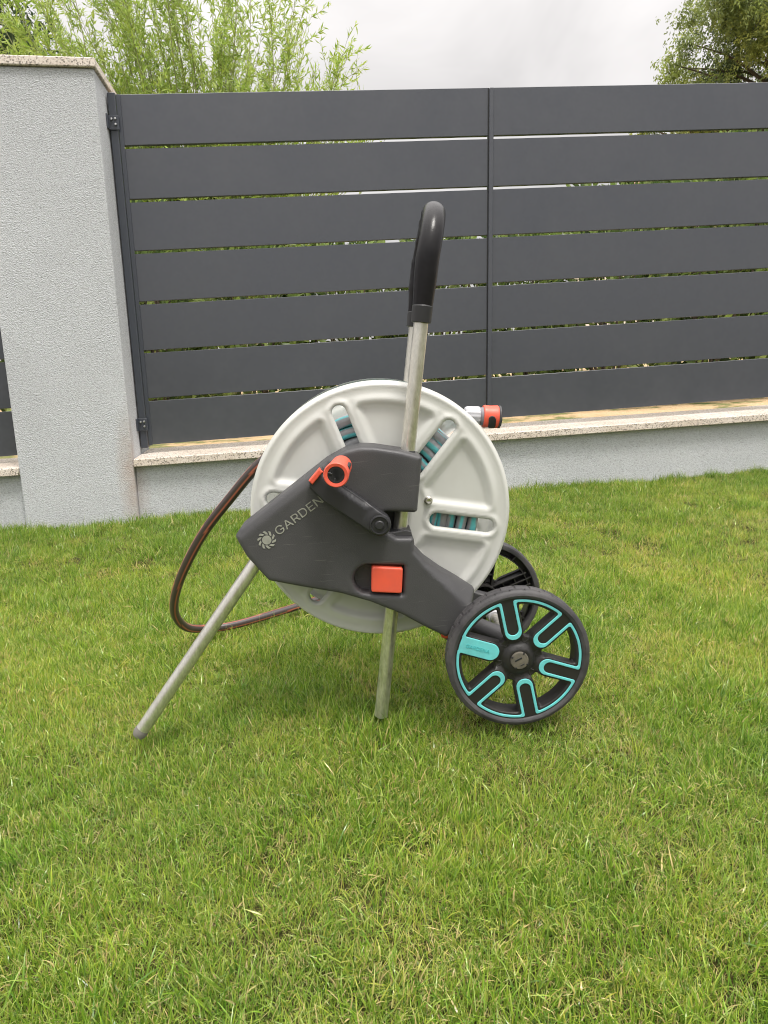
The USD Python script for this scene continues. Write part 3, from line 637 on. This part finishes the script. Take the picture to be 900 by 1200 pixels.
# ground points behind the cart, in the cart frame
sp = smooth_path([(-.300, .190, .520), (-.345, .185, .508), (-.395, .187, .486), (-.4406, .200, .4535), (-.496, .225, .397), (-.562, .258, .324), (-.618, .300, .243), (-.659, .350, .168), (-.679, .405, .105),
                  (-.672, .462, .052), (-.637, .520, .024), (-.590, .545, .017), (-.530, .583, .016), (-.439, .650, .016), (-.36, .72, .014), (-.25, .80, .012), (-.13, .86, .012)], .010)
hose_obj('hose_run', [striped(sp, .0098, 24, (.040, .030, .028), [(.02, .022, (.42, .12, .075)), (.25, .022, (.36, .11, .07)), (.52, .022, (.42, .12, .075)), (.77, .022, (.36, .11, .07))], .35)], M['hose2'], sh)
e0, e1 = sp[-2], sp[-1]; ed = (e1 - e0) / np.linalg.norm(e1 - e0)
obj('tap_fitting', along(e1 - ed * .004, ed, [(0, .0105), (.002, .015), (.03, .0165), (.031, .019), (.05, .019), (.052, .012)]), M['conn'], sh)

# ------------------------------------------------------------------ trees and shrubs beyond the fence
def leaves(pos, direc, length, width, normal_seed, cols):
    """Lance leaves: 4 triangles each, folded along the midrib."""
    n = len(pos); d = direc / np.linalg.norm(direc, axis=1, keepdims=True)
    r = normal_seed.normal(size=(n, 3)); s = np.cross(d, r); s /= np.linalg.norm(s, axis=1, keepdims=True); up = np.cross(s, d)
    Lg, Wd = length[:, None], width[:, None]
    mid = pos + d * Lg * .45 + up * Lg * .04
    V = np.stack([pos, mid + s * Wd * .5 + up * Wd * .15, mid - s * Wd * .5 + up * Wd * .15, pos + d * Lg - up * Lg * .05, mid], 1).reshape(-1, 3)
    b = np.arange(n)[:, None] * 5
    F = np.concatenate([b + [0, 4, 1], b + [0, 2, 4], b + [4, 3, 1], b + [4, 2, 3]]).reshape(-1, 3)
    return trimesh.Trimesh(V, F, process=False), np.repeat(cols, 5, axis=0)
def leaf_obj(name, mesh, col, parent):
    p_ = obj(name, mesh, M['leaf'], parent, smooth=False); set_tint(p_, col); return p_
def pick(r, cols, n, jit=.18):
    c_ = np.array(cols)[r.integers(0, len(cols), n)]; return c_ * (1 + r.uniform(-jit, jit, (n, 1)))

def willow():
    r = np.random.default_rng(21)
    t = thing('willow_shrub', 'light green willow with thin upright shoots rising behind the pillar and fence', 'tree')
    tips = []
    for x in np.concatenate([r.uniform(-4.9, -3.2, 42), r.uniform(-3.2, -2.0, 48)]): tips.append((x, r.uniform(3.2, 4.9)))
    for x0, sx, z0, z1, n in ((-1.72, .20, 3.2, 4.9, 26), (-1.20, .18, 3.0, 4.3, 24), (-.80, .15, 2.9, 4.10, 22), (-.42, .13, 2.8, 3.62, 13), (-.10, .10, 2.75, 3.32, 8), (.12, .06, 2.7, 2.98, 4), (-1.5, .75, 2.5, 3.1, 40)):
        for _ in range(n): tips.append((r.normal(x0, sx), r.uniform(z0, z1)))
    P_, D_, stems = [], [], []
    base = np.array([-1.6, 7.2, .15])
    for (tx, tz) in tips[::2] + tips[1::4]:
        b = base + np.array([(tx + 1.45) * .10 + r.normal(0, .12), r.uniform(-.5, .5), 0]); tip = np.array([tx + r.normal(0, .08), 7.2 + r.uniform(-.8, .8), tz])
        c_ = b + (tip - b) * .5 + np.array([-(tx + 1.45) * .10 + r.normal(0, .14), r.normal(0, .1), .25])
        k = 20; u_ = np.linspace(0, 1, k)[:, None]
        path = (1 - u_) ** 2 * b + 2 * u_ * (1 - u_) * c_ + u_ ** 2 * tip
        path = path + .030 * np.sin(u_ * r.uniform(8, 16) + r.uniform(0, 6)) * r.normal(0, 1, 3)
        stems.append(sweep(path, np.linspace(.009, .0012, k), 5))
        Lh = np.linalg.norm(tip - b)
        def at(u0):
            i = min(u0, .9999) * (k - 1); return path[int(i)] + (path[int(i) + 1] - path[int(i)]) * (i % 1), path[int(i) + 1] - path[int(i)]
        for u0 in np.arange(.34, 1.0, .026 if tz > 3.2 else .036):
            o, ax = at(u0); ax = ax / np.linalg.norm(ax)
            if r.uniform() < .15: continue
            side = r.normal(0, 1, 3); side -= side @ ax * ax; side /= np.linalg.norm(side)
            an = r.uniform(.35, 1.0); d = ax * math.cos(an) + side * math.sin(an)
            ln = r.uniform(.14, .50) * (1.25 - .85 * u0); kk = 6; w_ = np.linspace(0, 1, kk)[:, None]
            tw = o + d * ln * w_ + (np.array([0, 0, .35 * ln]) + r.normal(0, .05, 3)) * w_ ** 2
            stems.append(sweep(tw, np.linspace(.0024, .0008, kk), 3, caps=False))
            nl = max(6, int(ln * r.uniform(85, 130))); q = np.sort(r.uniform(.04, 1, nl)) * (kk - 1); iq = np.minimum(q.astype(int), kk - 2)
            P_.append(tw[iq] + (tw[iq + 1] - tw[iq]) * (q - iq)[:, None]); tg = tw[iq + 1] - tw[iq]; tg = tg / np.linalg.norm(tg, axis=1, keepdims=True)
            D_.append(tg * .75 + r.normal(0, .55, (nl, 3)) + [0, 0, -.05])
            nl = 2; q = r.uniform(-.015, .015, (nl, 1)) * Lh
            P_.append(o + ax * q); D_.append(ax * .8 + r.normal(0, .6, (nl, 3)))
    P_ = np.vstack(P_); D_ = np.vstack(D_); n = len(P_)
    mesh, col = leaves(P_, D_, r.uniform(.042, .090, n), r.uniform(.0105, .017, n), r, pick(r, [(.31, .43, .075), (.38, .49, .11), (.23, .34, .055), (.43, .52, .17), (.34, .42, .07)], n))
    obj('branches', cat(*stems), M['shoot'], t, smooth=True); leaf_obj('foliage', mesh, col, t)
willow()

def crown_tree(name, label, base, h, clumps, cols, seed, nleaf, lsize, droop, trunk_r=.14, spread=.35, group=None):
    r = np.random.default_rng(seed); t = thing(name, label, 'tree', group)
    base = np.array(base, float); tr = [sweep(smooth_path([base, base + [.05, 0, h * .35], base + [-.04, .05, h * .7], base + [0, 0, h]], .2), np.linspace(trunk_r, .02, len(smooth_path([base, base + [.05, 0, h * .35], base + [-.04, .05, h * .7], base + [0, 0, h]], .2))), 10)]
    P_, D_, C_ = [], [], []
    for (cx, cy, cz, cr) in clumps:
        c_ = np.array([cx, cy, cz]); st = np.array([base[0], base[1], np.clip(cz - abs(cx - base[0]) * .5, base[2] + .4, base[2] + h)])
        tr.append(sweep(smooth_path([st, (st + c_) / 2 + [0, 0, .12], c_], .15), np.linspace(.03, .008, len(smooth_path([st, (st + c_) / 2 + [0, 0, .12], c_], .15))), 6))
        nt = max(3, int(nleaf * cr ** 2))
        tone = r.integers(0, len(cols))
        for _ in range(nt):
            o = c_ + r.normal(0, 1, 3) * cr * np.array([.55, .55, .5]); ln = r.uniform(.2, .5) * (cr + .2)
            d = np.array([r.normal(0, .5), r.normal(0, .5), -droop + r.normal(0, .35)]); d /= np.linalg.norm(d)
            nl = 12; q = r.uniform(0, 1, nl)
            P_.append(o + d * (ln * q)[:, None] + r.normal(0, .02, (nl, 3))); D_.append(d + r.normal(0, .7, (nl, 3)))
            kk = tone if r.uniform() < .7 else r.integers(0, len(cols)); C_.append(np.tile(cols[kk], (nl, 1)) * r.uniform(.75, 1.25))
    P_, D_, C_ = np.vstack(P_), np.vstack(D_), np.vstack(C_); n = len(P_)
    mesh, col = leaves(P_, D_, r.uniform(.7, 1.3, n) * lsize, r.uniform(.35, .5, n) * lsize, r, C_)
    obj('trunk', cat(*tr), M['bark'], t, smooth=True); leaf_obj('crown', mesh, col, t)
r = np.random.default_rng(5)
cl = []
for _ in range(120):
    z = r.uniform(2.0, 6.4); xl = 4.45 + (.25 if z > 4.3 else 0) + (.2 if z < 3.1 else 0)
    cl.append((r.uniform(xl + .25, 7.6), 12 + r.normal(0, .8), z, r.uniform(.20, .44)))
cl += [(4.10, 11.9, 4.05, .13), (4.22, 11.9, 3.88, .16), (4.08, 12, 3.68, .13), (4.35, 12, 4.15, .15), (4.30, 12, 3.58, .14), (4.06, 12, 3.52, .10), (4.6, 12.1, 4.6, .2), (4.62, 12.1, 4.95, .2), (4.8, 12, 5.2, .22), (4.5, 12, 4.35, .14)]
crown_tree('drooping_tree', 'yellow green tree with drooping sprays above the fence at right', (6.2, 12, .2), 5.8, cl,
           [(.25, .31, .07), (.34, .38, .10), (.17, .215, .055), (.09, .12, .04), (.20, .25, .08)], 31, 1250, .055, .9)
cl = [(r.uniform(-9.0, -4.6), 11 + r.normal(0, .6), r.uniform(2.0, 6.2), r.uniform(.3, .55)) for _ in range(110)]
crown_tree('dark_tree', 'dark green dense tree behind the willow at the far left', (-6.8, 11, .1), 5.6, cl, [(.030, .06, .018), (.05, .085, .025), (.04, .07, .03)], 41, 420, .10, .2)

def shrub(label, group):
    r = np.random.default_rng(77); t = thing('garden_shrub', label, 'shrub', group)
    n = 2600; a = r.uniform(0, 2 * np.pi, n); zz = r.uniform(0, 1, n) ** .8; rad = .52 * np.sqrt(r.uniform(.15, 1, n)) * (1 - .45 * zz ** 3)
    P_ = np.stack([rad * np.cos(a), rad * np.sin(a) * .75, .05 + 1.30 * zz + .1 * np.sin(3 * a)], 1)
    D_ = P_ * [1, 1, .25] + r.normal(0, .3, (n, 3)) + [0, 0, .15]
    mesh, col = leaves(P_, D_, r.uniform(.06, .11, n), r.uniform(.03, .05, n), r, pick(r, [(.12, .18, .045), (.18, .25, .06), (.26, .33, .11), (.06, .10, .03)], n))
    obj('stems', cat(*[sweep(np.linspace((0, 0, -.1), (r.normal(0, .2), r.normal(0, .15), 1.1), 5), np.linspace(.014, .004, 5), 5) for _ in range(12)]), M['bark'], t, smooth=True)
    leaf_obj('foliage', mesh, col, t)
    return t
SHL, SHG = 'leafy green shrub seen only through the gaps of the slat fence', 'shrubs behind the slat fence'
s0 = shrub(SHL, SHG)
for k, (al, dp, sc) in enumerate([(-2.1, 1.75, 1.0), (-1.35, 1.85, 1.06), (-.65, 1.72, .98), (.0, 1.80, .92), (.65, 1.75, .93), (1.3, 1.85, .98), (2.0, 1.78, 1.12), (2.75, 1.9, 1.3), (3.5, 2.0, 1.35)]):
    w_ = WO + al * WX + dp * WY; w_[2] = dirt_z(w_[0], w_[1]) - .02
    if k == 0: x = UsdGeom.Xform.Get(stage, s0)
    else:
        x = UsdGeom.Xform.Define(stage, numbered('/World/garden_shrub')); x.GetPrim().GetReferences().AddInternalReference(s0); x.GetPrim().SetInstanceable(True)
        tag(x.GetPrim(), SHL, 'shrub', SHG); x.ClearXformOpOrder()
    a = k * 2.1; x.AddTransformOp().Set(frame(w_, (sc * math.cos(a), sc * math.sin(a), 0), (-sc * math.sin(a), sc * math.cos(a), 0), (0, 0, sc)))

# house far behind
hs = thing('house', 'house with a reddish tiled roof far behind the drooping tree', 'house')
M['plaster'] = plain('cream_plaster', (.62, .56, .48), .9, bump=.3, bscale=60); M['tile'] = plain('reddish_roof_tiles', (.36, .17, .12), .8, vary=.4, vscale=3)
hx0, hx1, hy0, hy1, hz = 8.2, 17.0, 24.0, 31.0, 5.4
obj('wall', bbox(hx0, hx1, hy0, hy1, 0, hz, .01), M['plaster'], hs, smooth=False)
rf = trimesh.convex.convex_hull(np.array([(hx0 - .5, hy0 - .5, hz - .05), (hx1 + .5, hy0 - .5, hz - .05), (hx0 - .5, hy1 + .5, hz - .05), (hx1 + .5, hy1 + .5, hz - .05), (hx0 + 3.2, 27.5, hz + 2.9), (hx1 - 3.2, 27.5, hz + 2.9)]))
obj('roof', rf, M['tile'], hs, smooth=False)
obj('chimney', bbox(13.6, 14.2, 26.2, 26.8, 6.5, 8.9, .02), M['plaster'], hs + '/roof', smooth=False)
M['pane'] = plain('dark_window_glass', (.03, .035, .04), .08)
for wx in (9.6, 12.2, 14.8):
    wd = obj('window', bbox(wx - .65, wx + .65, hy0 - .06, hy0 + .02, 1.4, 2.9, .01), plain(f'window_frame_{int(wx)}', (.75, .74, .72), .5), hs, smooth=False)
    obj('pane', bbox(wx - .55, wx + .55, hy0 - .07, hy0 - .04, 1.5, 2.8, .005), M['pane'], wd, smooth=False)

# ------------------------------------------------------------------ grass
def tuft(seed, nb, rad, hmean, hsd, lean, wmean, palette, straw):
    r = np.random.default_rng(seed); V, F, C_ = [], [], []
    for b in range(nb):
        a = r.uniform(0, 2 * np.pi); q = rad * math.sqrt(r.uniform()); o = np.array([q * math.cos(a), q * math.sin(a), -.004])
        dry = r.uniform() < straw
        h = max(.012, r.normal(hmean, hsd)) * (.8 if dry else 1); az = r.uniform(0, 2 * np.pi); ln = abs(r.normal(0, lean)) * (1.6 if dry else 1); bend = r.normal(.35, .55) + ln * .4
        w = wmean * r.uniform(.65, 1.35); faz = r.uniform(0, 2 * np.pi); sd = np.array([math.cos(faz), math.sin(faz), 0])
        dirh = np.array([math.cos(az), math.sin(az), 0]); p_ = o.copy(); th = min(ln, 1.45); seg = 4
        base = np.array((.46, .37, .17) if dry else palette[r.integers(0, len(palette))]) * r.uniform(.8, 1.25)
        tipc = base * np.array([1.25, 1.12, 1.1]) if r.uniform() > .42 else np.array((.54, .58, .21))  # pale tips on some blades, sparkle of highlights put into the colour
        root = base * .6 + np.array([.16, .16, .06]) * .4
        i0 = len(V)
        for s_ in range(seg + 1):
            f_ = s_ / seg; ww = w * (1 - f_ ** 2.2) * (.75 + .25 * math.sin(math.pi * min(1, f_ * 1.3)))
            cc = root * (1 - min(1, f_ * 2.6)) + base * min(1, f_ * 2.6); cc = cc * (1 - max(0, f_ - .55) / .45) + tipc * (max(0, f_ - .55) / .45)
            if s_ < seg: V += [p_ - sd * ww / 2, p_ + sd * ww / 2]; C_ += [cc, cc]
            else: V.append(p_.copy()); C_.append(cc)
            t_ = min(th + bend * f_ * 1.2, 1.75); p_ = p_ + (dirh * math.sin(t_) + np.array([0, 0, math.cos(t_)])) * h / seg
        for s_ in range(seg - 1):
            k = i0 + 2 * s_; F += [(k, k + 1, k + 3), (k, k + 3, k + 2)]
        k = i0 + 2 * (seg - 1); F.append((k, k + 1, k + 2))
    return trimesh.Trimesh(np.array(V), np.array(F), process=False), np.array(C_)
GREEN = [(.135, .255, .022), (.175, .295, .028), (.23, .33, .040), (.085, .185, .015), (.27, .35, .056)]
YELL = [(.30, .350, .046), (.37, .385, .072), (.25, .330, .036), (.46, .43, .13)]
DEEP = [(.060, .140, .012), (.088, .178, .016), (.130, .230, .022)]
grass = UsdGeom.PointInstancer.Define(stage, '/World/grass')
tag(grass.GetPrim(), 'short mown green and straw coloured grass covering the lawn', 'grass', kind='stuff')
kinds = []
for k in range(6): kinds.append(tuft(100 + k, 186, .058, .028, .010, .62, .0018, GREEN + YELL[:1], .12))
for k in range(4): kinds.append(tuft(200 + k, 180, .058, .025, .009, .72, .0018, YELL + GREEN[2:], .24))
for k in range(4): kinds.append(tuft(300 + k, 186, .055, .031, .011, .52, .0020, DEEP + GREEN[:3], .07))
for k in range(2): kinds.append(tuft(400 + k, 200, .058, .022, .007, .95, .0017, YELL + GREEN[:3], .50))
for k in range(2): kinds.append(tuft(500 + k, 44, .050, .046, .011, .35, .0024, GREEN + DEEP, .12))
kinds.append(tuft(600, 280, .060, .0185, .006, .95, .0016, GREEN + DEEP[1:] + YELL[1:3], .28)); kinds.append(tuft(601, 280, .060, .0185, .006, .95, .0016, GREEN + DEEP + YELL[:1], .20))
targets = []
for i, (mesh, col) in enumerate(kinds):
    p_ = f'/World/grass/tuft_{i + 1:03d}' if i else '/World/grass/tuft'
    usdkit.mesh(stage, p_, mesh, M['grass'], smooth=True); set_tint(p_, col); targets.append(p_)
grass.CreatePrototypesRel().SetTargets([Sdf.Path(t) for t in targets])
def scatter(sp, x0, x1, y0, y1):
    gx, gy = np.meshgrid(np.arange(x0, x1, sp), np.arange(y0, y1, sp))
    return np.stack([gx.ravel(), gy.ravel()], 1) + rng.uniform(-.62, .62, (gx.size, 2)) * sp
pts = np.vstack([scatter(.039, -3.6, 3.6, .25, 2.15), scatter(.053, -3.6, 3.6, 2.15, 3.9), scatter(.11, -3.6, 3.6, -.6, .25)])
nt_ = len(pts); pts = np.vstack([pts, scatter(.085, -3.6, 3.6, .2, 3.9), scatter(.042, -1.6, 1.6, .25, 1.7)]); low = np.arange(len(pts)) >= nt_
dep = (pts - WO[:2]) @ WY[:2]; al = (pts - WO[:2]) @ WX[:2]
front = np.where((al > PL - .02) & (al < PR + .02), -.206, -.176)
near_view = np.abs(pts[:, 0]) < .62 * np.maximum(pts[:, 1], 0) + .35
keep = (dep < front - .004) & (near_view | (rng.uniform(size=len(pts)) < .12))
pts, dep, low = pts[keep], dep[keep], low[keep]
n = len(pts)
P3 = np.stack([pts[:, 0] * 1.6, pts[:, 1] * 1.6, 0 * pts[:, 0]], 1)
f1 = meshkit.fbm(P3 * 1.3, 4, 11); f2_ = meshkit.fbm(P3 * 3.2 + 5, 3, 12); f3 = meshkit.fbm(P3 * 6 + 9, 2, 13)
u_ = rng.uniform(size=n); idx = rng.integers(0, 6, n)
yel = f1 + (u_ - .5) * .4 > .575; idx[yel] = 6 + rng.integers(0, 4, yel.sum())
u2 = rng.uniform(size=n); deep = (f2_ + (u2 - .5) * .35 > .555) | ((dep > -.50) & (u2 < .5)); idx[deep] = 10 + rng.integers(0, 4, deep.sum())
dry = f3 + (rng.uniform(size=n) - .5) * .6 > .86; idx[dry] = 14 + rng.integers(0, 2, dry.sum())
tall = rng.uniform(size=n) < .045; idx[tall] = 16 + rng.integers(0, 2, tall.sum())
idx[low] = 18 + rng.integers(0, 2, low.sum())
sc = rng.uniform(.66, 1.08, n) * (.78 + .44 * f2_) * np.where(dep > -.45, 1.18, 1.0)
wb = CART0 + cu * 0 ; loc = (pts - CART0[:2]); lu, lv = loc @ cu[:2], loc @ cv[:2]
for (a, b, ra) in ((0, .025, .085), (0, .335, .09), (-.2385, .085, .03), (-.662, .034, .035)):
    dd = np.hypot((lu - a) / 1.0, (lv - b) / .8); lo_ = np.where(lv < b - .01, 1.22, .60); sc *= lo_ + (1 - lo_) * sstep(ra * .35, ra, dd)
gz = ground_z(pts[:, 0], pts[:, 1])
yaw = rng.uniform(0, 2 * np.pi, n); til = rng.normal(0, .17, (n, 2))
quat = []
for a, (tx, ty) in zip(yaw, til):
    q1 = Gf.Rotation(Gf.Vec3d(0, 0, 1), math.degrees(a)) * Gf.Rotation(Gf.Vec3d(1, 0, 0), math.degrees(tx)) * Gf.Rotation(Gf.Vec3d(0, 1, 0), math.degrees(ty))
    quat.append(Gf.Quath(q1.GetQuat()))
grass.CreatePositionsAttr(Vt.Vec3fArray.FromNumpy(np.stack([pts[:, 0], pts[:, 1], gz], 1).astype(np.float32)))
grass.CreateOrientationsAttr(Vt.QuathArray(quat))
grass.CreateScalesAttr(Vt.Vec3fArray.FromNumpy(np.repeat(sc[:, None], 3, 1).astype(np.float32)))
grass.CreateProtoIndicesAttr(Vt.IntArray.FromNumpy(idx.astype(np.int32)))
